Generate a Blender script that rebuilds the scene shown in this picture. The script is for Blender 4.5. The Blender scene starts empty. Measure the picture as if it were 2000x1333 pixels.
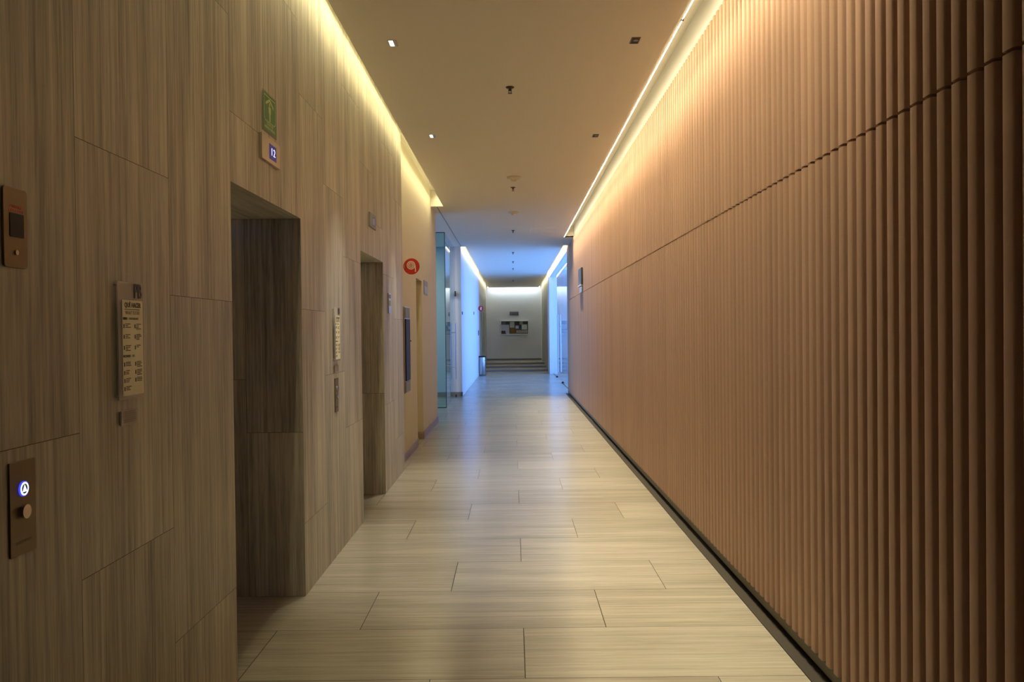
import bpy, math, random
from mathutils import Matrix, Vector

random.seed(7)
S = bpy.context.scene
C = S.collection

# ------------------------------------------------------------------ camera
F_PX = 1600.0
EYE = 1.467
ROLL = 0.011
PITCH = math.radians(-0.662)
YAW = math.radians(-0.079)
cam_data = bpy.data.cameras.new('camera')
cam_data.sensor_width = 36.0
cam_data.lens = 36.0 * F_PX / 2000.0
cam_data.clip_end = 200
cam = bpy.data.objects.new('camera', cam_data)
C.objects.link(cam)
fwd = Vector((math.sin(YAW) * math.cos(PITCH), math.cos(YAW) * math.cos(PITCH), math.sin(PITCH)))
rgt = Vector((math.cos(YAW), -math.sin(YAW), 0))
upv = rgt.cross(fwd)
cr, sr = math.cos(ROLL), math.sin(ROLL)
R_ = cr * rgt - sr * upv
U_ = sr * rgt + cr * upv
cam.matrix_world = Matrix(((R_.x, U_.x, -fwd.x, 0), (R_.y, U_.y, -fwd.y, 0), (R_.z, U_.z, -fwd.z, EYE), (0, 0, 0, 1)))
S.camera = cam

# ------------------------------------------------------------------ view
S.view_settings.view_transform = 'Standard'
S.view_settings.look = 'None'
S.view_settings.gamma = 1
S.view_settings.use_curve_mapping = False
S.view_settings.exposure = 0.16

# ------------------------------------------------------------------ world: blue evening daylight
W = bpy.data.worlds.new('sky')
S.world = W
W.use_nodes = True
bg = W.node_tree.nodes['Background']
bg.inputs[0].default_value = (0.24, 0.40, 1.0, 1)
bg.inputs[1].default_value = 5.5

# light levels
LED_RIGHT = 40.0
BEAM_RIGHT = 150.0
BEAM_LEFT = 48.0
BEAM_FAR = 28.0
BEAM_END = 9.0
LOBBY_FILL_W = 40.0
LED_LEFT = 9.0
LED_FAR = 45.0
LED_END = 12.0
SPOT_W = 210.0

# ------------------------------------------------------------------ dimensions
WL = -1.175      # stone wall face
WC = -1.25       # cream wall face
WR = 1.27        # batten face
CEIL = 3.41
LIP_L = -1.057
LIP_R = 1.078
REC = 3.66       # cove recess top

# ------------------------------------------------------------------ mesh helper
class MB:
    def __init__(s):
        s.v = []; s.f = []; s.uv = []; s.col = []; s.smooth = []
    def face(s, pts, uv=None, col=None, smooth=False):
        n = len(s.v)
        s.v += [tuple(p) for p in pts]
        s.f.append(list(range(n, n + len(pts))))
        s.uv.append(uv or [(0, 0)] * len(pts)); s.col.append(col or 0.5); s.smooth.append(smooth)
    def idx(s, verts, faces, smooth=False):
        n = len(s.v)
        s.v += [tuple(p) for p in verts]
        for f in faces:
            s.f.append([n + i for i in f]); s.uv.append([(0, 0)] * len(f)); s.col.append(0.5); s.smooth.append(smooth)
    def box(s, a, b, grain=None):
        x0, y0, z0 = a; x1, y1, z1 = b
        x0, x1 = min(x0, x1), max(x0, x1); y0, y1 = min(y0, y1), max(y0, y1); z0, z1 = min(z0, z1), max(z0, z1)
        P = [(x0, y0, z0), (x1, y0, z0), (x1, y1, z0), (x0, y1, z0), (x0, y0, z1), (x1, y0, z1), (x1, y1, z1), (x0, y1, z1)]
        s.idx(P, [(0, 3, 2, 1), (4, 5, 6, 7), (0, 1, 5, 4), (1, 2, 6, 5), (2, 3, 7, 6), (3, 0, 4, 7)])
    def cyl(s, c, r, h, axis='z', n=24, r2=None, smooth=True):
        r2 = r if r2 is None else r2
        def m(u, v, w):
            if axis == 'z': return (c[0] + u, c[1] + v, c[2] + w)
            if axis == 'y': return (c[0] + u, c[1] + w, c[2] + v)
            return (c[0] + w, c[1] + u, c[2] + v)
        a = [m(r * math.cos(2 * math.pi * i / n), r * math.sin(2 * math.pi * i / n), 0) for i in range(n)]
        b = [m(r2 * math.cos(2 * math.pi * i / n), r2 * math.sin(2 * math.pi * i / n), h) for i in range(n)]
        k = len(s.v)
        s.v += a + b
        for i in range(n):
            j = (i + 1) % n
            s.f.append([k + i, k + j, k + n + j, k + n + i]); s.uv.append([(0, 0)] * 4); s.col.append(.5); s.smooth.append(smooth)
        s.face(a[::-1]); s.face(b)
    def lathe(s, prof, c=(0, 0, 0), n=32):
        rings = []
        k = len(s.v)
        for r, z in prof:
            s.v += [(c[0] + r * math.cos(2 * math.pi * i / n), c[1] + r * math.sin(2 * math.pi * i / n), c[2] + z) for i in range(n)]
        for q in range(len(prof) - 1):
            for i in range(n):
                j = (i + 1) % n
                s.f.append([k + q * n + i, k + q * n + j, k + (q + 1) * n + j, k + (q + 1) * n + i])
                s.uv.append([(0, 0)] * 4); s.col.append(.5); s.smooth.append(True)
    def poly(s, pts, z0, z1):
        """prism of a 2-D outline between z0 and z1 (local x,y outline)"""
        n = len(pts)
        a = [(x, y, z0) for x, y in pts]; b = [(x, y, z1) for x, y in pts]
        fs = [tuple(range(n))[::-1], tuple(range(n, 2 * n))]
        for i in range(n):
            j = (i + 1) % n
            fs.append((i, j, n + j, n + i))
        s.idx(a + b, fs)
    def ring(s, c, r0, r1, z0, z1, n=32, a0=0, a1=2 * math.pi):
        full = abs(a1 - a0 - 2 * math.pi) < 1e-6
        m = n if full else n + 1
        P = []
        for i in range(m):
            t = a0 + (a1 - a0) * i / n
            for r in (r0, r1):
                for z in (z0, z1):
                    P.append((c[0] + r * math.cos(t), c[1] + r * math.sin(t), z))
        fs = []
        for i in range(n):
            p = 4 * i; q = 4 * ((i + 1) % m)
            fs += [(p, p + 1, q + 1, q), (p + 2, q + 2, q + 3, p + 3), (p + 1, p + 3, q + 3, q + 1), (p, q, q + 2, p + 2)]
        s.idx(P, fs)
    def build(s, name, mat, parent=None, bevel=0, kind=None, label=None, seg=2):
        me = bpy.data.meshes.new(name)
        me.from_pydata(s.v, [], s.f)
        me.materials.append(mat)
        uvl = me.uv_layers.new(name='grain')
        k = 0
        for p, u in zip(me.polygons, s.uv):
            for i, li in enumerate(p.loop_indices):
                uvl.data[li].uv = u[i]
        att = me.attributes.new('tone', 'FLOAT', 'FACE')
        for i, c in enumerate(s.col): att.data[i].value = c
        me.polygons.foreach_set('use_smooth', s.smooth)
        me.update()
        o = bpy.data.objects.new(name, me)
        C.objects.link(o)
        if parent: o.parent = parent
        if bevel:
            b = o.modifiers.new('bevel', 'BEVEL'); b.width = bevel; b.segments = seg; b.limit_method = 'ANGLE'; b.angle_limit = math.radians(40)
        if kind: o['kind'] = kind
        if label: o['label'] = label
        return o

def tag(o, label, cat, group=None):
    o['label'] = label; o['category'] = cat
    if group: o['group'] = group
    return o

AX = {  # viewer-facing frames: local x to the viewer's right, y up, z out of the surface
    'left': Matrix(((0, 0, 1), (1, 0, 0), (0, 1, 0))),
    'right': Matrix(((0, 0, -1), (-1, 0, 0), (0, 1, 0))),
    'end': Matrix(((1, 0, 0), (0, 0, -1), (0, 1, 0))),
    'ceiling': Matrix(((1, 0, 0), (0, -1, 0), (0, 0, -1))),
}

def thing(name, loc, frame=None, label=None, cat=None, group=None):
    o = bpy.data.objects.new(name, None)
    o.empty_display_size = .05
    C.objects.link(o)
    m = AX[frame].to_4x4() if frame else Matrix.Identity(4)
    m.translation = Vector(loc)
    o.matrix_world = m
    if label: tag(o, label, cat, group)
    return o

def dup(root, loc, label, group=None):
    r = root.copy(); C.objects.link(r); r.location = loc
    r['label'] = label
    if group: r['group'] = group
    for ch in list(root.children):
        c = ch.copy(); C.objects.link(c); c.parent = r
        for g in list(ch.children):
            d = g.copy(); C.objects.link(d); d.parent = c
    return r

def text(name, body, size, loc, mat, parent, align='CENTER', thick=0.0006, sx=1.0, bold=0.0):
    cu = bpy.data.curves.new(name, 'FONT')
    cu.body = body; cu.size = size; cu.align_x = align; cu.align_y = 'CENTER'; cu.extrude = thick; cu.offset = bold
    t = bpy.data.objects.new('tmp', cu); C.objects.link(t)
    me = bpy.data.meshes.new_from_object(t.evaluated_get(bpy.context.evaluated_depsgraph_get()))
    bpy.data.objects.remove(t)
    me.transform(Matrix.Diagonal((sx, 1, 1, 1)))
    me.transform(Matrix.Translation(Vector(loc)))
    me.materials.clear(); me.materials.append(mat)
    o = bpy.data.objects.new(name, me); C.objects.link(o); o.parent = parent
    return o

# ------------------------------------------------------------------ materials
def new_mat(name):
    m = bpy.data.materials.new(name); m.use_nodes = True
    return m, m.node_tree.nodes, m.node_tree.links, m.node_tree.nodes['Principled BSDF']

def plain(name, col, rough=.5, metal=0, var=0.04, spec=.5, scale=30):
    m, N, L, P = new_mat(name)
    tc = N.new('ShaderNodeTexCoord'); no = N.new('ShaderNodeTexNoise'); no.inputs['Scale'].default_value = scale
    no.inputs['Detail'].default_value = 4
    L.new(tc.outputs['Object'], no.inputs['Vector'])
    mx = N.new('ShaderNodeMix'); mx.data_type = 'RGBA'
    mx.inputs['A'].default_value = (*[c * (1 - var) for c in col], 1)
    mx.inputs['B'].default_value = (*[min(1, c * (1 + var)) for c in col], 1)
    L.new(no.outputs['Fac'], mx.inputs['Factor']); L.new(mx.outputs['Result'], P.inputs['Base Color'])
    P.inputs['Roughness'].default_value = rough; P.inputs['Metallic'].default_value = metal
    P.inputs['Specular IOR Level'].default_value = spec
    return m

def emit(name, col, strength):
    m, N, L, P = new_mat(name)
    P.inputs['Base Color'].default_value = (*[c * .3 for c in col], 1)
    P.inputs['Emission Color'].default_value = (*col, 1)
    P.inputs['Emission Strength'].default_value = strength
    return m

def glass(name, tint, ior=1.45):
    m, N, L, P = new_mat(name)
    N.remove(P)
    out = N['Material Output']
    tr = N.new('ShaderNodeBsdfTransparent'); tr.inputs[0].default_value = (*tint, 1)
    gl = N.new('ShaderNodeBsdfGlossy'); gl.inputs['Roughness'].default_value = 0.0; gl.inputs[0].default_value = (.96, .98, 1, 1)
    fr = N.new('ShaderNodeFresnel'); fr.inputs['IOR'].default_value = ior
    mx = N.new('ShaderNodeMixShader')
    ge = N.new('ShaderNodeNewGeometry'); iv = N.new('ShaderNodeMath'); iv.operation = 'SUBTRACT'; iv.inputs[0].default_value = 1; L.new(ge.outputs['Backfacing'], iv.inputs[1])
    ml = N.new('ShaderNodeMath'); ml.operation = 'MULTIPLY'; L.new(fr.outputs[0], ml.inputs[0]); L.new(iv.outputs[0], ml.inputs[1])
    L.new(ml.outputs[0], mx.inputs[0]); L.new(tr.outputs[0], mx.inputs[1]); L.new(gl.outputs[0], mx.inputs[2])
    L.new(mx.outputs[0], out.inputs[0])
    return m

def stone(name, dark, light, rough, contrast=1.0, tone=0.1, spec=.5, fine=1.0, bump=.02):
    """vein-cut travertine: the grain runs along the second UV axis"""
    m, N, L, P = new_mat(name)
    uv = N.new('ShaderNodeUVMap'); uv.uv_map = 'grain'
    def layer(sx, sy, detail, rough_=.6, dist=0):
        mp = N.new('ShaderNodeMapping'); mp.inputs['Scale'].default_value = (sx, sy, 1)
        L.new(uv.outputs[0], mp.inputs[0])
        n = N.new('ShaderNodeTexNoise'); n.noise_dimensions = '2D'; n.inputs['Scale'].default_value = 1
        n.inputs['Detail'].default_value = detail; n.inputs['Roughness'].default_value = rough_
        n.inputs['Distortion'].default_value = dist
        L.new(mp.outputs[0], n.inputs['Vector'])
        return n.outputs['Fac']
    def math_(op, a, b):
        n = N.new('ShaderNodeMath'); n.operation = op
        for i, x in enumerate((a, b)):
            if isinstance(x, (int, float)): n.inputs[i].default_value = x
            else: L.new(x, n.inputs[i])
        return n.outputs[0]
    a = layer(7 * fine, .55, 5, .62, .25)
    b = layer(52 * fine, 1.0, 4, .6, .2)
    c = layer(150 * fine, 7, 3, .6)
    d = layer(1.6, .25, 2)
    t = math_('ADD', math_('MULTIPLY', a, .36), math_('MULTIPLY', b, .38))
    t = math_('ADD', t, math_('MULTIPLY', c, .18))
    t = math_('ADD', t, math_('MULTIPLY', d, .10))
    t = math_('ADD', math_('MULTIPLY', math_('SUBTRACT', t, .5), 2.6 * contrast), .55)
    at = N.new('ShaderNodeAttribute'); at.attribute_name = 'tone'
    t = math_('ADD', t, math_('MULTIPLY', math_('SUBTRACT', at.outputs['Fac'], .5), tone * 2))
    cl = N.new('ShaderNodeClamp'); L.new(t, cl.inputs[0])
    rp = N.new('ShaderNodeMix'); rp.data_type = 'RGBA'
    rp.inputs['A'].default_value = (*dark, 1); rp.inputs['B'].default_value = (*light, 1)
    L.new(cl.outputs[0], rp.inputs['Factor']); L.new(rp.outputs['Result'], P.inputs['Base Color'])
    P.inputs['Roughness'].default_value = rough
    P.inputs['Specular IOR Level'].default_value = spec
    if bump:
        bp = N.new('ShaderNodeBump'); bp.inputs['Strength'].default_value = .25; bp.inputs['Distance'].default_value = bump * .02
        L.new(b, bp.inputs['Height']); L.new(bp.outputs[0], P.inputs['Normal'])
    return m

M = {}
M['wall_stone'] = stone('vein_cut_travertine_wall', (.165, .148, .115), (.61, .585, .465), .45, 1.35, .06)
M['floor_stone'] = stone('travertine_floor', (.195, .172, .13), (.385, .355, .28), .25, 1.0, .08)
M['joint'] = plain('dark_joint', (.13, .10, .07), .9)
M['floor_joint'] = plain('floor_joint', (.035, .028, .018), .9)
M['skirting'] = stone('stone_skirting', (.20, .16, .12), (.36, .30, .23), .5, .8)
M['cream'] = plain('cream_painted_plaster', (.64, .59, .44), .7, var=.02, scale=4)
M['white'] = plain('white_painted_plaster', (.74, .74, .72), .6, var=.015, scale=4)
M['ceiling'] = plain('matte_ceiling_paint', (.74, .70, .59), .8, var=.01, scale=2)
M['grey_wall'] = plain('grey_white_plaster', (.62, .64, .64), .65, var=.02, scale=4)
M['back'] = plain('dim_plaster', (.35, .3, .24), .8)
M['steel'] = plain('brushed_steel', (.55, .55, .55), .28, 1, .1, scale=60)
M['dark_steel'] = plain('dark_metal', (.10, .095, .09), .4, .8)
M['bronze'] = plain('bronze_plate', (.19, .145, .08), .45, .8, .06)
M['black'] = plain('black_gloss', (.012, .010, .010), .5, spec=.2)
M['black_matte'] = plain('black_letters', (.02, .017, .015), .5)
M['chrome'] = plain('chrome', (.8, .8, .8), .12, 1, .02)
M['red'] = plain('red_sign_face', (.52, .025, .015), .4)
M['pale'] = plain('pale_sign_ink', (.72, .66, .55), .5)
M['paper'] = plain('cream_paper', (.92, .90, .66), .6)
M['ink'] = plain('printing_ink', (.10, .085, .05), .6)
M['grey_ink'] = plain('grey_ink', (.34, .31, .2), .6)
M['green'] = plain('green_sign_face', (.035, .20, .04), .4)
M['lime'] = plain('pale_green_ink', (.45, .56, .25), .5)
M['grey_plate'] = plain('grey_plate', (.24, .26, .27), .55, 0)
M['plate_blue'] = plain('grey_blue_face', (.36, .40, .42), .5)
M['plate'] = plain('satin_metal_plate', (.50, .43, .33), .35, .7)
M['frame_white'] = plain('white_frame', (.8, .8, .78), .4)
M['wood'] = plain('brown_felt', (.10, .085, .065), .8)
M['sprinkler'] = plain('dull_brass', (.09, .065, .035), .4, .8)
M['detector'] = plain('off_white_plastic', (.62, .56, .42), .5)
def acrylic():
    m, N, L, P = new_mat('clear_acrylic')
    out = N['Material Output']
    tr = N.new('ShaderNodeBsdfTransparent'); tr.inputs[0].default_value = (.97, .95, .96, 1)
    P.inputs['Base Color'].default_value = (.9, .85, .84, 1); P.inputs['Roughness'].default_value = .4
    mx = N.new('ShaderNodeMixShader'); mx.inputs[0].default_value = .28
    L.new(tr.outputs[0], mx.inputs[1]); L.new(P.outputs[0], mx.inputs[2]); L.new(mx.outputs[0], out.inputs[0])
    return m
M['acrylic'] = acrylic()
M['glass'] = glass('clear_glass', (.70, .84, .89), 1.7)
M['teal_glass'] = glass('green_tinted_glass', (.66, .80, .76))
M['glass_edge'] = plain('glass_edge', (.02, .06, .055), .2)
M['led_right'] = emit('warm_white_led', (1.0, .84, .54), LED_RIGHT)
M['led_left'] = emit('yellow_led', (1.0, .86, .42), LED_LEFT)
M['led_far'] = emit('far_led', (1.0, .86, .52), LED_FAR)
M['led_end'] = emit('cool_led', (.86, .95, 1.0), LED_END)
M['lamp'] = emit('downlight_lens', (1, .97, .9), 9)
M['button'] = emit('lit_button', (.75, .85, 1.0), 1.5)
M['button_blue'] = emit('button_blue_rim', (.06, .08, 1.0), .8)
M['digits'] = emit('display_digits', (.55, .55, 1.0), 1.6)
M['digits_dim'] = emit('dim_display_digits', (.35, .35, .75), .35)
M['screen'] = emit('display_screen', (.02, .02, .16), .5)
M['screen_dim'] = emit('dim_display_screen', (.3, .28, .36), .12)

def batten_mat():
    m, N, L, P = new_mat('terracotta_battens')
    uv = N.new('ShaderNodeUVMap'); uv.uv_map = 'grain'
    mp = N.new('ShaderNodeMapping'); mp.inputs['Scale'].default_value = (60, 60, 1)
    L.new(uv.outputs[0], mp.inputs[0])
    n = N.new('ShaderNodeTexNoise'); n.inputs['Scale'].default_value = 1; n.inputs['Detail'].default_value = 5
    L.new(mp.outputs[0], n.inputs['Vector'])
    at = N.new('ShaderNodeAttribute'); at.attribute_name = 'tone'
    ad = N.new('ShaderNodeMath'); ad.operation = 'MULTIPLY_ADD'; ad.inputs[1].default_value = .35
    L.new(n.outputs['Fac'], ad.inputs[0]); L.new(at.outputs['Fac'], ad.inputs[2])
    mx = N.new('ShaderNodeMix'); mx.data_type = 'RGBA'
    mx.inputs['A'].default_value = (.375, .228, .145, 1); mx.inputs['B'].default_value = (.515, .325, .212, 1)
    L.new(ad.outputs[0], mx.inputs['Factor']); L.new(mx.outputs['Result'], P.inputs['Base Color'])
    P.inputs['Roughness'].default_value = .55
    P.inputs['Specular IOR Level'].default_value = .35
    return m
M['batten'] = batten_mat()
M['batten_back'] = plain('batten_backing', (.10, .06, .035), .8)
M['rail'] = plain('floor_rail', (.16, .14, .08), .6)

# ------------------------------------------------------------------ light fittings built in here
def strip(name, pts, mat, label, cat='light', group=None):
    """LED profile: quad along pts (four corners) with a slim channel behind it"""
    mb = MB(); mb.face(pts)
    o = mb.build(name, mat)
    return tag(o, label, cat, group)

# ================================================================== SETTING
def grain_quad(mb, origin, eu, ev, u0, u1, v0, v1, along='v', tone=None, off=None):
    """rect in plane spanned by eu (0..), ev; along = axis of the grain"""
    o = Vector(origin); eu = Vector(eu); ev = Vector(ev)
    pts = [o + eu * u0 + ev * v0, o + eu * u1 + ev * v0, o + eu * u1 + ev * v1, o + eu * u0 + ev * v1]
    off = off or (random.uniform(0, 40), random.uniform(0, 40))
    if along == 'v': uv = [(u0, v0), (u1, v0), (u1, v1), (u0, v1)]
    else: uv = [(v0, u0), (v0, u1), (v1, u1), (v1, u0)]
    uv = [(a + off[0], b + off[1]) for a, b in uv]
    mb.face(pts, uv, tone if tone is not None else random.random())

# ---- floor: stone tiles, three-row running bond, real 2.5 mm joints
TW, TL, TY0 = .587, 1.217, 3.445
OFFS = [.036, -.773, -.367]
def tiles(mb, ya, yb, xa_xb, z, k0=None):
    g = .0019
    k = math.floor((ya - TY0) / TW)
    while TY0 + k * TW < yb:
        y0 = max(TY0 + k * TW, ya); y1 = min(TY0 + (k + 1) * TW, yb)
        for xa, xb in xa_xb(y0 + .001, y1):
            o = OFFS[k % 3]
            i = math.floor((xa - o) / TL)
            while o + i * TL < xb:
                x0 = max(o + i * TL, xa); x1 = min(o + (i + 1) * TL, xb)
                if x1 - x0 > .004 and y1 - y0 > .004:
                    grain_quad(mb, (0, 0, z), (1, 0, 0), (0, 1, 0), x0 + g, x1 - g, y0 + g, y1 - g, 'u')
                i += 1
        k += 1
def spans(y0, y1):
    if y0 < 13.3: return [(-1.75, 1.222)]
    if y0 < 18.7: return [(-5.0, 1.222)]
    if y0 < 19.0: return [(-1.3, 1.222)]
    return [(-1.3, 2.6)]
fl = MB()
tiles(fl, -3.0, 18.7, spans, 0)
tiles(fl, 18.7, 30.1, spans, 0)
floor = fl.build('floor', M['floor_stone'], kind='structure')
b = MB(); b.box((-5.2, -3.2, -.06), (2.6, 30.2, -.004)); b.build('floor_bed', M['floor_joint'], floor)

# ---- three shallow steps and the raised end of the corridor
for i, (ya, yb) in enumerate([(30.1, 31.8), (31.8, 33.4), (33.4, 36.2)]):
    z = .067 * (i + 1)
    st = MB()
    grain_quad(st, (0, 0, z), (1, 0, 0), (0, 1, 0), -1.3, 1.4, ya - .02, yb, 'u')
    grain_quad(st, (0, ya - .02, 0), (1, 0, 0), (0, 0, 1), -1.3, 1.4, z - .022, z, 'u')
    grain_quad(st, (0, 0, z - .022), (1, 0, 0), (0, 1, 0), -1.3, 1.4, ya - .02, ya, 'u')
    st.box((-1.3, ya, z - .067), (1.4, yb, z - .023))
    o = st.build('floor_step', M['floor_stone'], kind='structure')
    rs = MB(); grain_quad(rs, (0, ya - .001, 0), (1, 0, 0), (0, 0, 1), -1.3, 1.4, z - .066, z - .022, 'u')
    rs.build('riser', M['skirting'], o)

# ---- left stone wall with two lift portals
COLS = [-2.69, -2.09, -1.49, -.89, -.29, .31, 1.01, 1.61, 2.21, 2.81, 3.432, 3.99, 4.56, 5.12, 5.71, 6.35, 6.9, 7.45, 8.1, 8.75]
DOORS = [(3.432, 4.56), (6.35, 7.45)]
DTOP = 2.108
PH = [0, .8, .4]
def stone_wall(name, x, cols, doors, dtop, z0, z1, i0=0, mat='wall_stone'):
    mb = MB(); g = .0010
    for c in range(len(cols) - 1):
        y0, y1 = cols[c], cols[c + 1]
        isdoor = any(y0 >= a - .01 and y1 <= b + .01 for a, b in doors)
        zs = z0 if not isdoor else dtop
        ph = PH[(c + i0) % 3] + .005
        cuts = [zs] + [ph + 1.2 * k for k in range(-1, 4) if zs + .03 < ph + 1.2 * k < z1 - .03] + [z1]
        for a, b in zip(cuts, cuts[1:]):
            grain_quad(mb, (x, 0, 0), (0, 1, 0), (0, 0, 1), y0 + g, y1 - g, a + g * (a > z0), b - g, 'v')
    o = mb.build(name, M[mat], kind='structure')
    bk = MB()
    prev = cols[0]
    for a, b in doors:
        bk.box((x - .14, prev, z0), (x - .003, a - .012, z1))
        bk.box((x - .14, a - .012, dtop + .012), (x - .003, b + .012, z1))
        prev = b + .012
    bk.box((x - .14, prev, z0), (x - .003, cols[-1], z1))
    bk.build('joint_backing', M['joint'], o)
    return o
# phase so that the column starting at 1.61 has its seam at 1.205
wl = stone_wall('wall_left', WL, COLS, DOORS, DTOP, 0, REC, i0=(3 - (7 % 3)) % 3)
e = MB(); grain_quad(e, (0, 8.75, 0), (1, 0, 0), (0, 0, 1), WL - .14, WL, 0, REC, 'v'); e.build('end_return', M['wall_stone'], wl)

DEPTH = .56
for n, (a, b) in enumerate(DOORS):
    rv = MB()
    # far reveal (faces the camera): two courses split by a corner strip
    xs = WL - .315
    for (u0, u1, cut) in ((xs, WL, .918), (WL - DEPTH, xs, 1.216)):
        for (z0, z1) in ((0, cut), (cut, DTOP)):
            grain_quad(rv, (0, b, 0), (1, 0, 0), (0, 0, 1), u0 + .0012, u1 - .0012 * (u1 < WL), z0 + .0012, z1 - .0012, 'v')
            grain_quad(rv, (0, a, 0), (1, 0, 0), (0, 0, 1), u0 + .0012, u1 - .0012 * (u1 < WL), z0 + .0012, z1 - .0012, 'v')
    grain_quad(rv, (0, 0, DTOP), (1, 0, 0), (0, 1, 0), WL - DEPTH, WL, a, b, 'v')
    o = rv.build('trim_%d' % (n + 1), M['wall_stone'], kind='structure')
    bk = MB()
    bk.box((WL - DEPTH, b + .003, 0), (WL - .003, b + .1, DTOP + .1)); bk.box((WL - DEPTH, a - .1, 0), (WL - .003, a - .003, DTOP + .1))
    bk.box((WL - DEPTH, a - .1, DTOP + .003), (WL - .15, b + .1, DTOP + .1))
    bk.build('reveal_backing', M['joint'], o)
    d = MB(); xd = WL - DEPTH
    d.box((xd - .06, a, 0), (xd - .04, b, DTOP))
    dr = d.build('door_%d' % (n + 1), M['dark_steel'], kind='structure')
    mid = (a + b) / 2
    for y0, y1 in ((a + .004, mid - .003), (mid + .003, b - .004)):
        q = MB(); q.box((xd - .04, y0, .012), (xd - .005, y1, DTOP - .004)); q.build('sliding_panel', M['steel'], dr, bevel=.002)

# ---- cream wall with its door niche
NY0, NY1, NTOP, NX = 10.62, 11.28, 2.175, -1.46
cw = MB()
cw.box((WC - .2, 8.75, 0), (WC, NY0, REC)); cw.box((WC - .2, NY1, 0), (WC, 13.42, REC)); cw.box((WC - .2, NY0, NTOP), (WC, NY1, REC))
cw.box((NX - .1, NY0 - .1, 0), (NX - .002, NY1 + .1, NTOP + .1))
cw.build('wall_left_cream', M['cream'], kind='structure')
d = MB(); d.box((NX - .002, NY0 + .01, .005), (NX + .035, NY1 - .01, NTOP - .01)); dr = d.build('door_3', M['cream'], kind='structure', bevel=.003)
h = MB(); h.cyl((NX + .035, NY0 + .08, 1.0), .011, .05, 'x', 12); h.box((NX + .075, NY0 + .07, .99), (NX + .09, NY0 + .19, 1.01)); h.build('door_handle', M['steel'], dr)
def skirt(name, boxes, mat='skirting', kind='structure'):
    mb = MB()
    for a, b2 in boxes:
        # faces with horizontal grain
        x0, y0, z0 = a; x1, y1, z1 = b2
        mb.box(a, b2)
    for i in range(len(mb.uv)):
        f = mb.f[i]
        vs = [mb.v[j] for j in f]
        mb.uv[i] = [((v[2] + v[0] * .1) , (v[1] + v[0])) for v in vs]
    return mb.build(name, M[mat], kind=kind, bevel=.002)
skirt('baseboard_left', [((WC, 8.752, 0), (WC + .012, NY0, .1))])
skirt('baseboard_niche', [((NX + .035, NY1 - .012, 0), (WC + .012, NY1, .1)), ((WC, NY1, 0), (WC + .012, 13.42, .1)), ((WC - .2, 13.42, 0), (WC + .012, 13.432, .1))])

# ---- lobby opening on the left (y 13.4 to 18.7)
lb = MB()
lb.box((-5.1, 13.3, 0), (WC - .2, 13.42, REC))
lb.build('wall_lobby_near', M['grey_wall'], kind='structure')
lb = MB(); lb.box((-5.1, 18.7, 0), (WL - .1405, 18.85, REC)); lb.build('wall_lobby_far', M['grey_wall'], kind='structure')
skirt('baseboard_lobby', [((-5.0, 18.688, 0), (WL - .001, 18.7, .1)), ((WL - .02, 18.688, 0), (WL + .012, 18.72, .1))])
lw = MB()
lw.box((-5.1, 13.42, 0), (-5.0, 14.0, REC)); lw.box((-5.1, 18.1, 0), (-5.0, 18.7, REC)); lw.box((-5.1, 14.0, 0), (-5.0, 18.1, .5)); lw.box((-5.1, 14.0, 3.0), (-5.0, 18.1, REC))
lw.build('wall_lobby_side', M['grey_wall'], kind='structure')
wf = MB()
for y in (14.0, 15.35, 16.7, 18.04): wf.box((-5.09, y, .5), (-5.01, y + .06, 3.0))
wf.box((-5.09, 14, .5), (-5.01, 18.1, .56)); wf.box((-5.09, 14, 2.94), (-5.01, 18.1, 3.0))
w = wf.build('window_1', M['dark_steel'], kind='structure')
g = MB(); g.box((-5.055, 14.03, .53), (-5.045, 18.07, 2.97)); g.build('pane', M['glass'], w)

# ---- white wall block beyond the lobby, then the stone-clad lift lobby
bw = MB(); bw.box((WL - .14, 18.85, 0), (WL, 28.55, REC)); bw.box((WL - .14, 18.7, 0), (WL, 18.8495, REC))
bw.build('wall_left_white', M['white'], kind='structure')
skirt('baseboard_left_white', [((WL, 18.7, 0), (WL + .012, 28.55, .085))], 'frame_white')
FD = [(29.85, 30.6), (32.75, 33.6), (35.2, 35.85)]
fc = [28.55, 29.2, 29.85, 30.6, 31.3, 32.0, 32.75, 33.6, 34.4, 35.2, 35.85, 36.2]
fw = stone_wall('wall_left_far', WL, fc, FD, 2.25, 0, REC, 1)
for a, b2 in FD:
    r = MB()
    for y in (a, b2): grain_quad(r, (0, y, 0), (1, 0, 0), (0, 0, 1), WL - .5, WL, 0, 2.25, 'v')
    grain_quad(r, (0, 0, 2.25), (1, 0, 0), (0, 1, 0), WL - .5, WL, a, b2, 'v')
    r.build('portal_reveal', M['wall_stone'], fw)
    q = MB(); q.box((WL - .52, a - .1, 0), (WL - .48, b2 + .1, 2.3)); q.build('portal_door', M['dark_steel'], fw)

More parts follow.
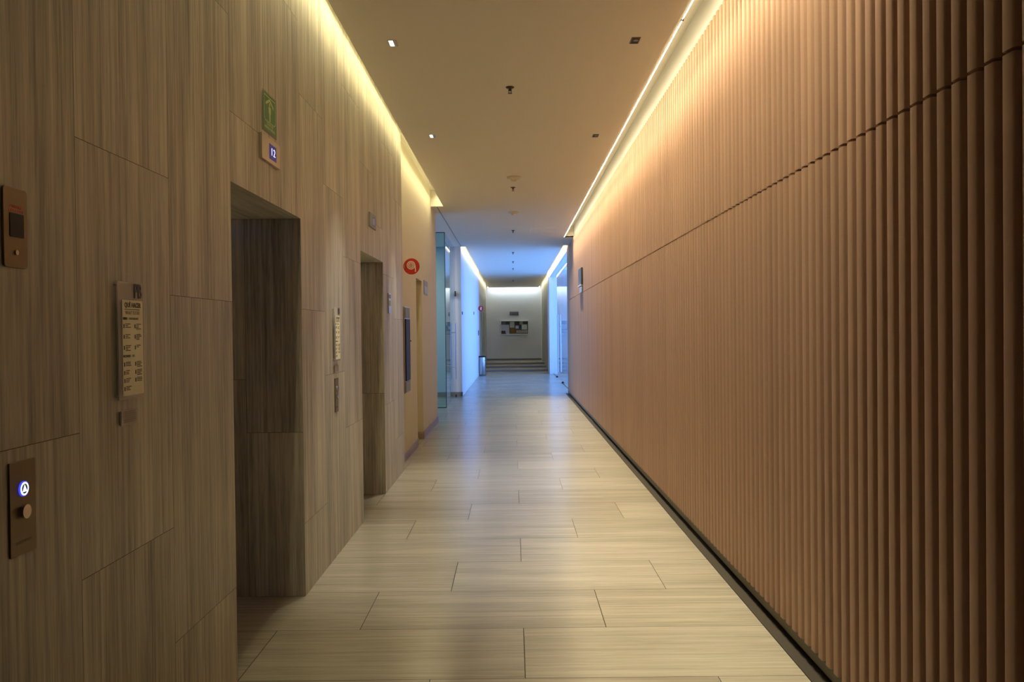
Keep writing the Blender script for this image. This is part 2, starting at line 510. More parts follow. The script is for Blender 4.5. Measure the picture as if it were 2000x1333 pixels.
# ---- right wall: backing, battens in two tiers, rail at the foot
BY1 = 19.1
rb = MB(); rb.box((WR + .036, -3.0, 0), (1.50, BY1, REC))
wr = rb.build('wall_right', M['batten_back'], kind='structure')
uw = MB(); uw.box((WR + .018, -3.0, 3.425), (WR + .037, BY1, REC)); uw.build('upper_plaster_band', M['white'], wr)
ec = MB(); ec.box((WR, BY1, 0), (1.50, BY1 + .03, REC)); ec.build('end_cap', M['grey_wall'], wr)
PITCHB = .082
prof = [(.036, -.041), (.036, -.033), (.020, -.0285), (.005, -.0255), (.0012, -.0225), (0, -.018), (0, .018), (.0012, .0225), (.005, .0255), (.020, .0285), (.036, .033), (.036, .041)]
def batten_tier(name, z0, z1):
    mb = MB()
    y = -2.9
    while y < BY1 - .02:
        t = .25 + random.random() * .5
        off = random.uniform(0, 30)
        P0 = [(WR + x, y + d, z0) for x, d in prof]; P1 = [(WR + x, y + d, z1) for x, d in prof]
        k = len(mb.v); n = len(prof)
        mb.v += P0 + P1
        for i in range(n - 1):
            mb.f.append([k + i + 1, k + i, k + n + i, k + n + i + 1])
            a0 = prof[i][1] + off; a1 = prof[i + 1][1] + off
            mb.uv.append([(a1, z0), (a0, z0), (a0, z1), (a1, z1)]); mb.col.append(t); mb.smooth.append(True)
        mb.face(P0, None, t); mb.face(P1[::-1], None, t)
        y += PITCHB
    return mb.build(name, M['batten'], wr)
batten_tier('lower_battens', .082, 2.163)
batten_tier('upper_battens', 2.173, 3.42)
rl = MB(); rl.box((WR + .012, -3, .03), (WR + .036, BY1, .078)); rl.build('foot_rail', M['rail'], wr)
ch = MB(); ch.box((1.222, -3, -.003), (WR + .04, BY1, .0)); ch.box((1.222, -3, 0), (1.2245, BY1, .0025)); ch.build('floor_channel', M['floor_joint'], wr)

# ---- right glazing, the white block and the far stone wall
hb = MB(); hb.box((WR, BY1 + .03, 3.32), (1.45, 28.0, REC)); hb.build('wall_right_header', M['white'], kind='structure')
rk = MB(); rk.box((1.245, 28.0, 0), (1.62, 29.3, REC)); rk.build('wall_right_white', M['white'], kind='structure')
frw = stone_wall('wall_right_far', 1.272, [29.3, 29.95, 30.6, 31.3, 32.0, 32.7, 33.4, 34.1, 34.8, 35.5, 36.2], [], 2.2, 0, REC, 0)
frw.scale.x = 1
for ch_ in frw.children:   # backing sits behind the face on this side
    for v in ch_.data.vertices: v.co.x = 1.272 + (1.272 - v.co.x)
lt = MB(); lt.box((1.25, 36.1, .2), (1.272, 36.2, REC)); lt.build('trim_4', M['frame_white'], kind='structure')
ow = MB(); ow.box((1.6, 29.3, -.1), (3.2, 29.45, REC)); ow.box((1.5, 18.9, -.1), (1.62, 19.13, REC)); ow.build('wall_outside', M['grey_wall'], kind='structure')

# ---- end wall
ew = MB(); ew.box((-1.7, 36.2, 0), (1.8, 36.35, REC)); ew.build('wall_end', M['grey_wall'], kind='structure')
b = MB(); b.box((WL, 36.188, .201), (1.25, 36.2, .275)); b.build('baseboard_end', plain('grey_skirting', (.13, .14, .15), .5), kind='structure', bevel=.002)

# ---- ceiling, cove recess, back wall
def bx(name, boxes, mat, kind='structure', parent=None):
    m_ = MB()
    for a, b2 in boxes: m_.box(a, b2)
    return m_.build(name, M[mat], parent, kind=kind)
cl = bx('ceiling', [((LIP_L, -3, CEIL), (LIP_R, 35.97, CEIL + .03)),
                    ((-5.1, 12.68, CEIL), (LIP_L, 18.66, CEIL + .03)),
                    ((LIP_R, 17.05, CEIL), (1.31, 18.62, CEIL + .03)),
                    ((LIP_R, 18.62, CEIL), (1.155, 35.97, CEIL + .03))], 'ceiling')
bx('cove_end', [((WC - .05, 12.66, CEIL + .002), (LIP_L, 12.7, REC)), ((WL, 18.62, CEIL + .002), (LIP_L, 18.66, REC)),
                ((LIP_R, 17.05, CEIL + .002), (1.31, 17.09, REC)), ((1.155, 18.58, CEIL + .002), (1.31, 18.62, REC))], 'ceiling', None, cl)
bx('cove_lip', [((LIP_L, -3, CEIL + .0305), (LIP_L + .012, 12.66, CEIL + .07)), ((LIP_L, 18.66, CEIL + .0305), (LIP_L + .012, 35.97, CEIL + .07)),
                ((LIP_R - .012, -3, CEIL + .0305), (LIP_R, 17.05, CEIL + .07)), ((1.143, 18.62, CEIL + .0305), (1.155, 35.97, CEIL + .07))], 'ceiling', None, cl)
bx('recess_top', [((-5.2, -3.1, REC), (1.85, 36.5, REC + .05))], 'ceiling', None, cl)
bx('shadow_line', [((-1.163, 12.7, CEIL - .004), (-1.148, 18.66, CEIL + .001))], 'grey_plate', None, cl)
bx('wall_back', [((-1.8, -3.1, 0), (1.5, -3.0, REC))], 'back')

# ================================================================== LIGHTS THE PLACE HAS, PLUS AN ADDED LOBBY FILL
# right: exposed LED profile on the ceiling edge, tilted to the battens
def led_right(y0, y1, label, grp):
    t = thing('led_profile', (LIP_R, y0, CEIL), None, label, 'light', grp)
    L_ = y1 - y0
    m_ = MB(); m_.face([(.000, 0, -.002), (.016, 0, .014), (.016, L_, .014), (.000, L_, -.002)][::-1])
    o = m_.build('diffuser', M['led_right'], t)
    c_ = MB(); c_.box((-.004, 0, .0), (.000, L_, .02)); c_.build('channel', M['chrome'], t)
    j = MB(); j.box((-.003, L_, -.004), (.014, L_ + .018, .012)); j.build('joint_cap', M['black'], t)
    return t
led_right(2.8, 5.15, 'bright warm-white LED line along right ceiling edge, nearer length before the dark joint', 'LED lines at the right ceiling edge')
led_right(5.17, 17.0, 'bright warm-white LED line along right ceiling edge, long length beyond the dark joint', 'LED lines at the right ceiling edge')
# left: LED hidden on the inside of the ceiling lip
def led_in_cove(x, y0, y1, sgn, mat, label):
    t = thing('cove_led_strip', (x, y0, CEIL), None, label, 'light')
    L_ = y1 - y0
    m_ = MB(); p = [(sgn * .004, 0, .045), (sgn * .004, L_, .045), (sgn * .004, L_, .062), (sgn * .004, 0, .062)]
    if sgn < 0: p = p[::-1]
    m_.face(p)
    m_.build('diffuser', M[mat], t)
    c_ = MB(); c_.box((0, 0, .043), (sgn * .003, L_, .064)); c_.build('channel', M['steel'], t)
led_in_cove(LIP_L, 2.2, 12.6, -1, 'led_left', 'yellow cove light grazing the stone and cream wall on the left')
led_in_cove(LIP_L, 18.75, 35.9, -1, 'led_far', 'pale yellow cove light over the white wall at far left')
led_in_cove(1.155, 18.7, 35.9, 1, 'led_far', 'pale yellow cove light over the glass doors at far right')
t = thing('led_profile', (0, 35.97, CEIL), None, 'thin white LED line across the top of the end wall', 'light')
m_ = MB(); m_.face([(-1.1, .0, .0), (1.2, .0, .0), (1.2, .02, .02), (-1.1, .02, .02)]); m_.build('diffuser', M['led_end'], t)

def beam(name, x, y0, y1, z, power, col, tilt, spread, w=.015):
    # the directed part of an LED bar's light
    ld = bpy.data.lights.new(name, 'AREA'); ld.shape = 'RECTANGLE'; ld.size = w; ld.size_y = y1 - y0
    ld.energy = power; ld.color = col; ld.spread = math.radians(spread)
    lo = bpy.data.objects.new(name, ld); C.objects.link(lo); lo.location = (x, (y0 + y1) / 2, z)
    lo.rotation_euler = (0, math.radians(tilt), 0)
beam('led_bar_beam', LIP_R + .012, 2.8, 17.0, CEIL - .006, BEAM_RIGHT * .50, (1.0, .86, .60), -12, 90)
beam('led_bar_beam', LIP_R + .012, 2.8, 18.2, CEIL - .007, BEAM_RIGHT * .55, (1.0, .88, .62), 4, 42)
beam('cove_bar_beam', LIP_L - .05, 2.2, 12.6, REC - .02, BEAM_LEFT, (1.0, .88, .54), -14, 150)
beam('cove_bar_beam', LIP_L - .02, 28.6, 35.8, CEIL + .04, BEAM_FAR * .5, (1.0, .88, .62), 10, 130)
beam('cove_bar_beam', 1.175, 28.6, 35.8, CEIL + .04, BEAM_FAR * .5, (1.0, .88, .62), -10, 130)
ld = bpy.data.lights.new('end_bar_beam', 'AREA'); ld.shape = 'RECTANGLE'; ld.size = 2.2; ld.size_y = .02; ld.energy = BEAM_END; ld.color = (.80, .92, 1.0)
lo = bpy.data.objects.new('end_bar_beam', ld); C.objects.link(lo); lo.location = (.05, 35.99, CEIL + .01); lo.rotation_euler = (math.radians(14), 0, 0)
# added neutral fill, out of view, so the lobby behind the glass looks less blue
ld = bpy.data.lights.new('lobby_fill', 'AREA'); ld.shape = 'RECTANGLE'; ld.size = 1.2; ld.size_y = .3; ld.energy = LOBBY_FILL_W; ld.color = (1, .95, .82)
lo = bpy.data.objects.new('lobby_fill', ld); C.objects.link(lo); lo.location = (-2.6, 17.2, CEIL - .01)

# recessed square downlights
def downlight(x, y, lit, label):
    t = thing('recessed_downlight', (x, y, CEIL), 'ceiling', label, 'ceiling light', 'recessed square downlights')
    a, b2 = .030, .058
    f = MB()
    for (p, q) in (((-a, -b2), (a, -b2 + .006)), ((-a, b2 - .006), (a, b2)), ((-a, -b2 + .006), (-a + .006, b2 - .006)), ((a - .006, -b2 + .006), (a, b2 - .006))):
        f.box((p[0], p[1], -.001), (q[0], q[1], .004))
    f.build('trim_frame', M['steel'] if lit else M['dark_steel'], t)
    c_ = MB(); c_.box((-a + .006, -b2 + .006, .0005), (a - .006, b2 - .006, .0015)); c_.build('reflector', M['chrome'] if lit else M['black'], t)
    l_ = MB()
    if lit: l_.box((-.023, -.044, .0015), (.001, .046, .004))
    else: l_.cyl((.004, .008, .001), .017, .005, 'z', 20)
    l_.build('lens', M['lamp'] if lit else M['grey_plate'], t)
    return t
downlight(-.782, 5.51, True, 'lit square recessed downlight at left, nearer of the two lit ones')
downlight(-.775, 8.12, True, 'lit square recessed downlight at left, farther of the two lit ones')
downlight(.838, 5.51, False, 'dark unlit square recessed downlight near the bright line at right, nearer one')
downlight(.842, 8.18, False, 'small dark unlit square recessed downlight at right, farther one')
for i, (x, y) in enumerate([(-.782, 5.51), (-.775, 8.12)]):
    ld = bpy.data.lights.new('downlight_beam', 'SPOT'); ld.energy = SPOT_W; ld.color = (1.0, .95, .82); ld.spot_size = math.radians(54); ld.spot_blend = .8; ld.shadow_soft_size = .03
    lo = bpy.data.objects.new('downlight_beam', ld); C.objects.link(lo); lo.location = (x, y, CEIL - .02)
    lo.rotation_euler = (0, math.radians(-6), 0)
# daylight portals at the real window openings (they only guide sky sampling)
for (loc, rot, sx, sy) in (((1.5, 23.55, 1.66), (0, math.radians(90), 0), 3.3, 8.8), ((-4.98, 16.05, 1.75), (0, math.radians(-90), 0), 2.5, 4.1)):
    ld = bpy.data.lights.new('window_portal', 'AREA'); ld.shape = 'RECTANGLE'; ld.size = sx; ld.size_y = sy
    ld.cycles.is_portal = True
    lo = bpy.data.objects.new('window_portal', ld); C.objects.link(lo); lo.location = loc; lo.rotation_euler = rot

# ================================================================== GLASS PARTITIONS
# pane across the lobby
t = thing('glass_partition', (-1.308, 15.9, 0), None, 'floor to ceiling teal glass pane standing across the lobby opening at left', 'glass partition')
q = MB(); q.box((-2.4, -.005, .012), (-.006, .005, CEIL - .01)); q.build('pane', M['teal_glass'], t)
q = MB(); q.box((-.006, -.006, .0), (.006, .006, CEIL - .004)); q.box((-2.4, -.006, CEIL - .014), (0, .006, CEIL - .002)); q.box((-2.4, -.006, .0), (0, .006, .012)); q.build('edge', M['glass_edge'], t)
# pane + door along the corridor
t = thing('glass_partition', (-1.308, 15.93, 0), None, 'clear fixed glass pane along left side of corridor beside glass door', 'glass partition')
q = MB(); q.box((-.005, 0, .01), (.005, .95, CEIL - .01)); q.build('pane', M['glass'], t)
def pull(t, y, x, z0, z1, br):
    for sgn in (-1, 1):
        q = MB(); q.cyl((x + sgn * .055, y, z0), .012, z1 - z0, 'z', 14); q.build('pull_handle', M['steel'], t)
    for z in br:
        q = MB(); q.cyl((x - .055, y, z), .008, .11, 'x', 10); q.build('handle_bracket', M['steel'], t)
t = thing('glass_door', (-1.308, 16.9, 0), None, 'frameless glass door with long steel pull handle on left side of corridor', 'glass door')
q = MB(); q.box((-.005, 0, .02), (.005, 1.72, CEIL - .02)); q.build('pane', M['glass'], t)
pull(t, 1.0, 0, .44, 1.66, (.70, 1.46))
q = MB(); q.box((-.014, 1.6, .0), (.014, 1.74, .05)); q.build('floor_hinge', M['black'], t)
q = MB(); q.box((-.02, 1.70, 2.28), (.02, 1.76, 2.40)); q.build('door_closer', M['dark_steel'], t)
# right-hand glazing
yy = [19.13, 21.2, 22.9, 24.4, 26.1, 28.0]
for i in range(5):
    a, b2 = yy[i], yy[i + 1]
    door = i in (2, 3)
    lab = {0: 'clear glass panel at right, the one touching the end of the batten wall', 1: 'clear glass panel at right, between batten-side pane and first glass door', 2: 'right-hand glass door with long pull handle, the nearer leaf', 3: 'right-hand glass door leaf with pull handle, nearer the white pillar', 4: 'clear glass panel at right, touching the blue-lit white pillar'}[i]
    t = thing('glass_door' if door else 'glass_partition', (1.385, a, 0), None, lab, 'glass door' if door else 'glass partition')
    q = MB(); q.box((-.005, .004, .015), (.005, b2 - a - .004, 3.31)); q.build('pane', M['glass'], t)
    if door:
        pull(t, (b2 - a - .12) if i == 2 else .12, 0, .25, 1.95, (.6, 1.6))
        y = .1 if i == 2 else b2 - a - .1
        q = MB(); q.box((-.03, y - .1, 0), (.03, y + .1, .045)); q.build('floor_hinge', M['black'], t)
    else:
        q = MB(); q.box((-.009, 0, 0), (.009, b2 - a, .016)); q.build('floor_track', M['dark_steel'], t)

# ================================================================== THINGS ON THE LEFT WALL
EPS = .0005
def rrect(w, h, r=.0, n=5):
    if r <= 0: return [(-w / 2, -h / 2), (w / 2, -h / 2), (w / 2, h / 2), (-w / 2, h / 2)]
    P = []
    for cx, cy, a in ((w / 2 - r, -h / 2 + r, -90), (w / 2 - r, h / 2 - r, 0), (-w / 2 + r, h / 2 - r, 90), (-w / 2 + r, -h / 2 + r, 180)):
        for i in range(n + 1):
            t_ = math.radians(a + 90 * i / n)
            P.append((cx + r * math.cos(t_), cy + r * math.sin(t_)))
    return P
def slab(name, w, h, z0, z1, mat, parent, c=(0, 0), r=0, bevel=0, label=None):
    q = MB(); q.poly([(x + c[0], y + c[1]) for x, y in rrect(w, h, r)], z0, z1)
    return q.build(name, M[mat], parent, bevel=bevel, label=label)
def bars(name, rects, z0, z1, mat, parent):
    q = MB()
    for (x0, y0, x1, y1) in rects: q.box((x0, y0, z0), (x1, y1, z1))
    return q.build(name, M[mat], parent)

# fire service key plate
t = thing('key_switch_plate', (WL, 1.932, 1.724), 'left', 'rounded bronze plate with dark square window high on stone wall at left edge', 'wall plate')
slab('plate', .092, .188, EPS, .006, 'bronze', t, r=.009, bevel=.0008)
slab('window', .054, .056, .0062, .0075, 'black', t, c=(.003, .006), r=.003)
bars('red_lettering', [(-.022 + i * .0085, .046, -.0165 + i * .0085, .052) for i in range(6)] + [(-.026 + i * .0085, .037, -.0205 + i * .0085, .043) for i in range(7)], .006, .0063, 'red', t)
q = MB(); q.cyl((0, -.058, .006), .006, .003, 'z', 16); q.build('key_lock', M['plate'], t)
# call plate
def call_plate(y, z, w, h, label, lit):
    t = thing('lift_call_plate', (WL, y, z), 'left', label, 'call button', 'lift call plates')
    slab('plate', w, h, EPS, .005, 'bronze', t, r=.003, bevel=.0006)
    k = w / .1
    q = MB(); q.cyl((-.001, .043 * k, .005), .0175 * k, .004, 'z', 32); q.build('button_ring', M['button_blue'] if lit else M['steel'], t)
    q = MB(); q.cyl((-.001, .043 * k, .009), .0115 * k, .0004, 'z', 24); q.build('button_face', M['dark_steel'], t)
    q = MB(); q.ring((-.001, .043 * k), .0115 * k, .0155 * k, .009, .0098, 32); q.build('halo', M['button'] if lit else M['steel'], t)
    q = MB(); q.poly([(-.0095 * k, .036 * k), (.0075 * k, .036 * k), (-.001 * k, .0525 * k)], .0094, .0102); q.build('up_arrow', M['button'] if lit else M['chrome'], t)
    q = MB(); q.cyl((-.001, -.010 * k, .005), .0165 * k, .010, 'z', 28); q.build('down_button', M['chrome'], t, bevel=.001)
    bars('engraved_lettering', [(-.03 * k + i * .0105 * k, -.083 * k, -.0225 * k + i * .0105 * k, -.076 * k) for i in range(6)], .005, .0052, 'ink', t)
call_plate(1.944, 1.062, .102, .222, 'bronze lift call plate with lit blue-white up button at the left edge', True)
call_plate(5.415, 1.060, .10, .222, 'unlit bronze lift call plate on stone wall between the two lift openings', False)

# "QUÉ HACER" boards
def board(y, z, label):
    t = thing('floor_level_board', (WL, y, z), 'left', label, 'information board', 'evacuation information boards')
    slab('acrylic_sheet', .165, .352, .012, .016, 'acrylic', t)
    for sx_ in (-1, 1):
        for sy_ in (-1, 1):
            q = MB(); q.cyl((sx_ * .072, sy_ * .166, EPS), .004, .012, 'z', 12); q.build('standoff', M['steel'], t)
    pp = slab('paper_sheet', .134, .288, .0165, .0172, 'paper', t, c=(.008, -.022))
    text('level_letters', 'PB', .060, (.042, .148, .0175), M['black_matte'], t, sx=.80, thick=.001, bold=.0014)
    z1 = .0176
    text('heading_lettering', 'QU\u00c9 HACER', .0195, (.008, .106, z1), M['ink'], t, sx=.98, bold=.0005, thick=.0003)
    bars('heading_rule', [(-.045, .0925, .052, .0945)], .0173, .0178, 'ink', t)
    text('heading_lettering', 'WHAT TO DO', .015, (.006, .083, z1), M['grey_ink'], t, sx=.95, thick=.0003)
    text('heading_lettering', 'SISMO', .0095, (-.042, .0655, z1), M['ink'], t, sx=1, bold=.0004, thick=.0003)
    text('heading_lettering', 'EARTHQUAKE', .0095, (.014, .0655, z1), M['grey_ink'], t, sx=1, thick=.0003)
    text('heading_lettering', 'INCENDIO', .0095, (-.034, -.0475, z1), M['ink'], t, sx=1, bold=.0004, thick=.0003)
    text('heading_lettering', 'FIRE', .0095, (.008, -.0475, z1), M['grey_ink'], t, sx=1, thick=.0003)
    rows = [.047, .015, -.018, -.068, -.093, -.117, -.141]
    rnd = random.Random(3)
    ic, ln = [], []
    for r, yy_ in enumerate(rows):
        for cx in (-.053, .018):
            if r == 6 and cx > 0: continue
            ic.append((cx, yy_ - .010, cx + .0065, yy_ + .002))
            for k in range(rnd.choice((2, 3, 3, 4))):
                wd = rnd.uniform(.022, .038) if k == 0 else rnd.uniform(.014, .036)
                ln.append((cx + .012, yy_ + .001 - k * .0048, cx + .012 + wd, yy_ + .0035 - k * .0048))
    bars('pictograms', ic, .0173, .0177, 'ink', t)
    bars('printed_lines', ln, .0173, .0177, 'ink', t)
board(2.487, 1.453, 'clear board with PB letters and cream instruction sheet before the nearer lift')
board(5.405, 1.463, 'PB board with cream instruction sheet between the two lifts')
def notice(y, z, label):
    t = thing('small_notice', (WL, y, z), 'left', label, 'notice', 'small notices under the boards')
    slab('acrylic_sheet', .105, .046, .006, .009, 'acrylic', t)
    for a in (-.05, .046): bars('standoff', [(a, -.02, a + .004, .02)], EPS, .006, 'steel', t)
    rnd = random.Random(5)
    bars('printed_lines', [(-rnd.uniform(.022, .042), .017 - k * .0062, rnd.uniform(.025, .04), .0188 - k * .0062) for k in range(6)], .009, .0094, 'ink', t)
notice(2.484, 1.220, 'small clear notice with lines of print below the nearer PB board')
notice(5.41, 1.235, 'faint small clear notice below the farther PB board')

# lift position indicators
def indicator(y, z, digits, dim, label):
    t = thing('lift_indicator', (WL, y, z), 'left', label, 'lift indicator', 'lift position indicators')
    slab('housing', .295, .118, EPS, .014, 'plate' if not dim else 'grey_plate', t, bevel=.001)
    slab('display', .112, .072, .0143, .0155, 'screen' if not dim else 'screen_dim', t, c=(.022, -.003))
    if not dim:
        for k_, dg in enumerate(digits):
            text('digit', dg, .052, (.002 + .040 * k_, -.003, .0162), M['digits'], t, sx=1.45, bold=-.0003)
    else:
        q = []
        w_, h_, s_ = .038, .022, .006
        x0 = .003; yb = -.027
        for yy_ in (yb, yb + h_, yb + 2 * h_): q.append((x0, yy_, x0 + w_, yy_ + s_))
        for xx in (x0, x0 + w_ - s_): q.append((xx, yb, xx + s_, yb + 2 * h_ + s_))
        bars('digits', q, .0155, .0165, 'digits_dim', t)
indicator(3.978, 2.352, '12', False, 'brass lift indicator showing 12 over the nearer lift opening')
indicator(6.88, 2.405, '8', True, 'grey lift indicator with dim square display over the farther lift')

# green evacuation sign
t = thing('safety_sign', (WL, 3.992, 2.535), 'left', 'green safety sign with person under an arrow roof above the 12 indicator', 'sign')
slab('backing', .232, .196, EPS, .003, 'acrylic', t, c=(0, 0), r=.006)
slab('face', .212, .184, .0032, .0045, 'green', t, r=.012)
q = MB()
def seg(q, a, b2, w_, z0=.0046, z1=.0052):
    d = Vector((b2[0] - a[0], b2[1] - a[1])); d.normalize(); n = Vector((-d.y, d.x)) * w_ / 2
    q.poly([(a[0] - n.x, a[1] - n.y), (b2[0] - n.x, b2[1] - n.y), (b2[0] + n.x, b2[1] + n.y), (a[0] + n.x, a[1] + n.y)], z0, z1)
for a, b2 in (((-.09, .078), (.09, .078)), ((-.09, .078), (-.09, -.030)), ((.09, .078), (.09, -.030)), ((-.09, -.030), (-.075, -.042)), ((.09, -.030), (.075, -.042)), ((-.075, -.042), (.075, -.042))): seg(q, a, b2, .0042)
q.build('border', M['lime'], t)
q = MB(); seg(q, (-.062, .040), (0, .068), .012); seg(q, (.062, .040), (0, .068), .012); q.build('arrow_roof', M['lime'], t)
q = MB(); q.cyl((0, .046, .0046), .0085, .0006, 'z', 20); q.poly([(-.018, .034), (.018, .034), (.018, .004), (.011, .002), (.010, -.036), (-.010, -.036), (-.011, .002), (-.018, .004)][::-1], .0046, .0052); q.build('person_pictogram', M['lime'], t)
text('lettering', 'ZONA DE', .018, (0, -.054, .0048), M['lime'], t, sx=1.3, thick=.0003, bold=.0004)
text('lettering', 'MENOR RIESGO', .018, (0, -.073, .0048), M['lime'], t, sx=1.3, thick=.0003, bold=.0004)

# slim plates
t = thing('door_sign_plate', (WL, 7.76, 1.747), 'left', 'slim steel plate on stone wall just past the farther lift', 'wall plate')
slab('plate', .125, .19, EPS, .012, 'steel', t, bevel=.001)
slab('inset', .11, .05, .0122, .0135, 'grey_plate', t, c=(0, 0))
slab('inset', .11, .035, .0122, .0135, 'dark_steel', t, c=(0, .065))

t = thing('door_sign_plate', (WC, 11.76, 2.105), 'left', 'blue-grey plate on cream wall beside the door niche', 'wall plate')
slab('plate', .46, .20, EPS, .008, 'grey_plate', t, bevel=.001)
slab('inset', .40, .10, .0082, .009, 'plate_blue', t, c=(0, -.03))

# fire hose cabinet
t = thing('hose_cabinet', (WC, 9.36, 1.272), 'left', 'tall black-fronted cabinet with grey ends on the cream wall', 'cabinet')
slab('body', .40, .98, EPS, .040, 'steel', t, bevel=.002)
slab('door', .36, .70, .040, .052, 'black', t, c=(0, -.0), r=.01)
slab('end_panel', .38, .12, .0405, .048, 'grey_plate', t, c=(0, .42))
slab('end_panel', .38, .12, .0405, .048, 'grey_plate', t, c=(0, -.42))
q = MB(); q.cyl((.12, .1, .052), .008, .02, 'z', 12); q.build('latch', M['chrome'], t)

# projecting round signs
def hose_sign(y, z, x_wall, rad, label, reel):
    t = thing('round_sign', (x_wall + rad + .006, y, z), 'end', label, 'sign')
    q = MB(); q.cyl((0, 0, -.002), rad, .004, 'z', 48); q.build('disc', M['red'], t)
    q = MB(); q.box((-rad - .006, -.02, -.004), (-rad + .012, .02, .004)); q.build('wall_bracket', M['plate'], t)
    if reel:
        k = rad / .095
        q = MB()
        for r0, r1 in ((.040, .050), (.028, .034), (.017, .023), (.0, .007)):
            if r0 == 0: q.cyl((-.006 * k, .014 * k, .0021), r1 * k, .001, 'z', 20)
            else: q.ring((-.006 * k, .014 * k), r0 * k, r1 * k, .0021, .0031, 36)
        seg(q, (.041 * k, .014 * k), (.047 * k, -.052 * k), .011 * k, .0021, .0031)
        seg(q, (.047 * k, -.052 * k), (.043 * k, -.062 * k), .015 * k, .0021, .0031)
        q.build('hose_reel_symbol', M['pale'], t)
    else:
        q = MB(); q.box((-.022, -.05, .0021), (.022, .03, .0031)); q.box((-.010, .03, .0021), (.03, .055, .0031)); q.build('extinguisher_symbol', M['pale'], t)
hose_sign(9.37, 2.224, WC, .0925, 'round red sign with pale hose reel symbol projecting from cream wall', True)
hose_sign(27.66, 2.256, WL, .092, 'small far round red sign projecting above the steel bin', False)

# small fittings on the white wall
for (y, z, h_, nm, lab, m_) in ((18.92, 1.905, .07, 'wall_sensor', 'tiny grey wall fitting at near edge of the blue-lit white wall', 'grey_plate'),
                               (24.55, 2.03, .09, 'wall_sensor', 'tiny grey wall fitting midway along the blue-lit white wall', 'grey_plate'),
                               (27.63, 1.43, .17, 'wall_switch', 'dark upright wall box under the far round red sign', 'dark_steel')):
    t = thing(nm, (WL, y, z), 'left', lab, 'wall fitting')
    slab('plate', .07, h_, EPS, .02, m_, t, r=.006)
    slab('button', .03, h_ * .4, .0202, .026, 'steel', t, r=.003)

# ================================================================== RIGHT WALL FIXTURE
t = thing('wall_light_box', (WR, 15.08, 2.40), 'right', 'slim dark box with bright lower edge fixed high on batten wall', 'wall fixture')
slab('housing', .62, .30, EPS, .035, 'dark_steel', t, c=(0, .06), bevel=.002)
slab('lower_edge', .60, .022, EPS, .05, 'frame_white', t, c=(0, -.105))
slab('hanging_plate', .5, .10, EPS, .02, 'steel', t, c=(0, -.18))

# ================================================================== STEEL BIN
t = thing('litter_bin', (-1.045, 27.6, 0), None, 'cylindrical stainless steel litter bin against the blue-lit white wall', 'bin')
q = MB(); q.lathe([(0, .012), (.108, .012), (.115, .02), (.115, .60), (.113, .612)]); q.build('body', M['steel'], t)
q = MB(); q.lathe([(.111, 0), (.111, .018), (.1, .018), (0, .018)]); q.build('base_ring', M['black'], t)
q = MB(); q.lathe([(.117, .610), (.119, .62), (.119, .648), (.112, .655), (.085, .655), (.08, .64), (.08, .60), (0, .60)]); q.build('rim', M['black'], t)
q = MB(); q.cyl((.07, -.093, .50), .016, .01, 'y', 16); q.build('badge', M['dark_steel'], t)

# ================================================================== CEILING ITEMS
def sprinkler(x, y, label, first=None):
    t = thing('fire_sprinkler', (x, y, CEIL), 'ceiling', label, 'sprinkler', 'ceiling sprinklers')
    q = MB(); q.lathe([(.0, .0005), (.034, .0005), (.034, .004), (.026, .010), (.012, .012)]); q.build('escutcheon', M['sprinkler'], t)
    q = MB(); q.cyl((0, 0, .010), .009, .022, 'z', 12); q.build('body', M['sprinkler'], t)
    q = MB(); q.box((-.013, -.002, .018), (-.009, .002, .045)); q.box((.009, -.002, .018), (.013, .002, .045)); q.box((-.013, -.003, .043), (.013, .003, .048)); q.build('frame_arms', M['sprinkler'], t)
    q = MB(); q.cyl((0, 0, .048), .018, .002, 'z', 16); q.build('deflector', M['sprinkler'], t)
    return t
s0 = sprinkler(-.003, 6.53, 'dark ceiling sprinkler, nearest one, alone between the downlights')
for y, lab in ((11.05, 'dark ceiling sprinkler just beyond the nearer round detector'), (15.73, 'small ceiling sprinkler on grey ceiling beyond the farther detector'),
               (20.08, 'tiny ceiling sprinkler at the near edge of the blue-lit ceiling'), (22.72, 'tiny ceiling sprinkler in the middle of the blue-lit ceiling'),
               (25.2, 'tiny ceiling sprinkler toward the far edge of the blue-lit ceiling'), (31.1, 'farthest tiny ceiling sprinkler above the shallow steps')):
    dup(s0, (.021, y, CEIL), lab)
def detector(x, y, lab):
    t = thing('smoke_detector', (x, y, CEIL), 'ceiling', lab, 'smoke detector', 'round smoke detectors')
    q = MB(); q.lathe([(0, .0005), (.088, .0005), (.090, .006), (.085, .018), (.06, .028), (.035, .030)], n=40); q.build('base', M['detector'], t)
    q = MB(); q.lathe([(.034, .030), (.032, .046), (.024, .054), (0, .055)], n=32); q.build('sensor_chamber', M['detector'], t)
    return t
d0 = detector(.032, 10.32, 'off-white round smoke detector, the nearer one on the warm-lit ceiling')
dup(d0, (.028, 13.32, CEIL), 'off-white round smoke detector, the farther one on grey ceiling')
t = thing('access_panel', (.62, 15.75, CEIL), 'ceiling', 'flush square access panel in ceiling close to the end of the right LED line', 'access panel')
q = MB(); q.box((-.25, -.35, .0003), (.25, .35, .003)); q.build('panel', M['ceiling'], t)
q = MB()
for (a, b2) in (((-.262, -.362), (.262, -.352)), ((-.262, .352), (.262, .362)), ((-.262, -.352), (-.252, .352)), ((.252, -.352), (.262, .352))): q.box((*a, .0002), (*b2, .0042))
q.build('frame', M['frame_white'], t)

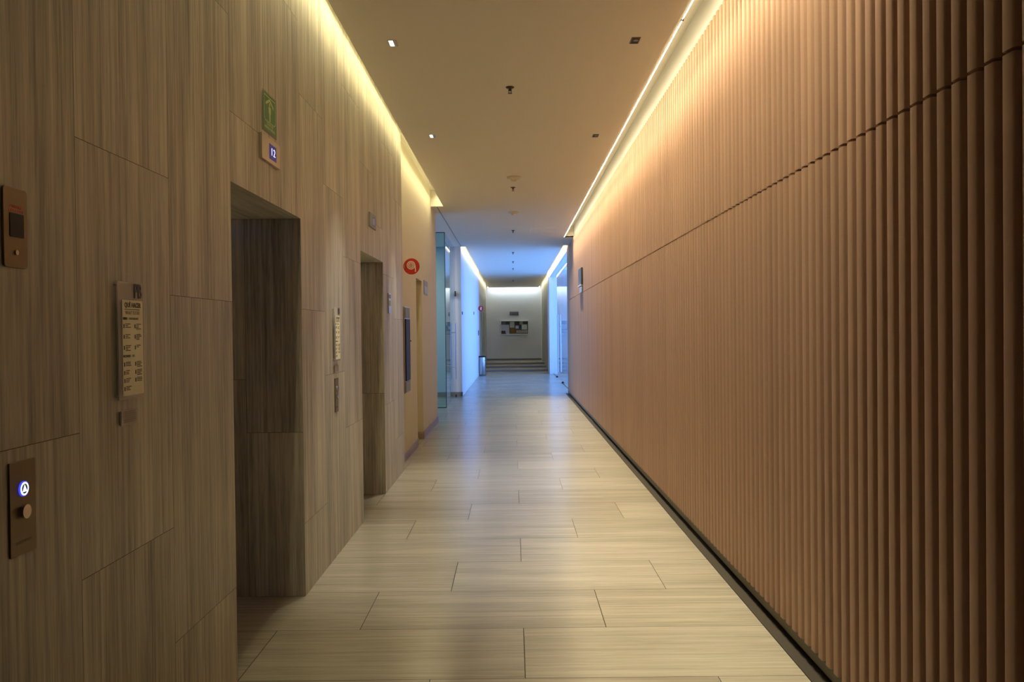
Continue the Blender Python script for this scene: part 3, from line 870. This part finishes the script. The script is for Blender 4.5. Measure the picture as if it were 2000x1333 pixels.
# ================================================================== END WALL
t = thing('notice_board', (.073, 36.2, 1.642), 'end', 'wide white-framed notice board with pinned papers on the end wall', 'notice board')
slab('backboard', 1.18, .56, EPS, .012, 'wood', t)
q = MB()
for (a, b2) in (((-.62, -.305), (.62, -.28)), ((-.62, .28), (.62, .305)), ((-.62, -.28), (-.595, .28)), ((.595, -.28), (.62, .28))): q.box((*a, EPS), (*b2, .07))
q.build('frame', M['frame_white'], t, bevel=.002)
cols = dict(lav=(.48, .50, .62), teal=(.14, .18, .20), pale=(.55, .60, .52), brown=(.20, .10, .01), dark=(.05, .045, .05), navy=(.03, .05, .14), ice=(.50, .60, .62), sage=(.30, .36, .32), grey=(.33, .31, .28))
papers = [('lav', -.45, -.05, .42, .36, 'pale lavender sheet'), ('teal', -.50, .2, .2, .13, 'dark teal sheet'), ('lav', -.305, -.16, .14, .28, 'narrow lavender sheet'), ('dark', -.50, -.20, .19, .13, 'dark photo'), ('pale', -.11, .13, .20, .26, 'pale green sheet'),
          ('brown', -.09, -.13, .16, .24, 'orange-brown sheet'), ('dark', .11, .19, .17, .16, 'dark photo'), ('lav', .11, .02, .14, .13, 'pale sheet'), ('navy', .25, .03, .12, .10, 'navy card'), ('ice', .43, .02, .24, .22, 'ice blue sheet'),
          ('grey', .32, -.18, .50, .12, 'grey printed sheet'), ('dark', .47, .20, .2, .10, 'dark photo'), ('grey', .29, .2, .14, .14, 'grey sheet')]
for i, (cn, x, y, w_, h_, lab) in enumerate(papers):
    nm = 'paper_' + cn
    if nm not in M: M[nm] = plain(nm, cols[cn], .7, var=.15, scale=14)
    slab('pinned_sheet', w_, h_, .012 + .0008 * (i + 1), .0127 + .0008 * (i + 1), nm, t, c=(x, y), label=lab)
t = thing('wall_sign', (.054, 36.2, 2.258), 'end', 'small dark grey sign above the notice board on the end wall', 'sign')
slab('plate', .40, .18, EPS, .012, 'grey_plate', t, bevel=.002)
bars('lettering', [(-.17 + i * .06, .035, -.125 + i * .06, .065) for i in range(6)] + [(-.175 + i * .075, -.055, -.115 + i * .075, .015) for i in range(5)], .0122, .014, 'dark_steel', t)
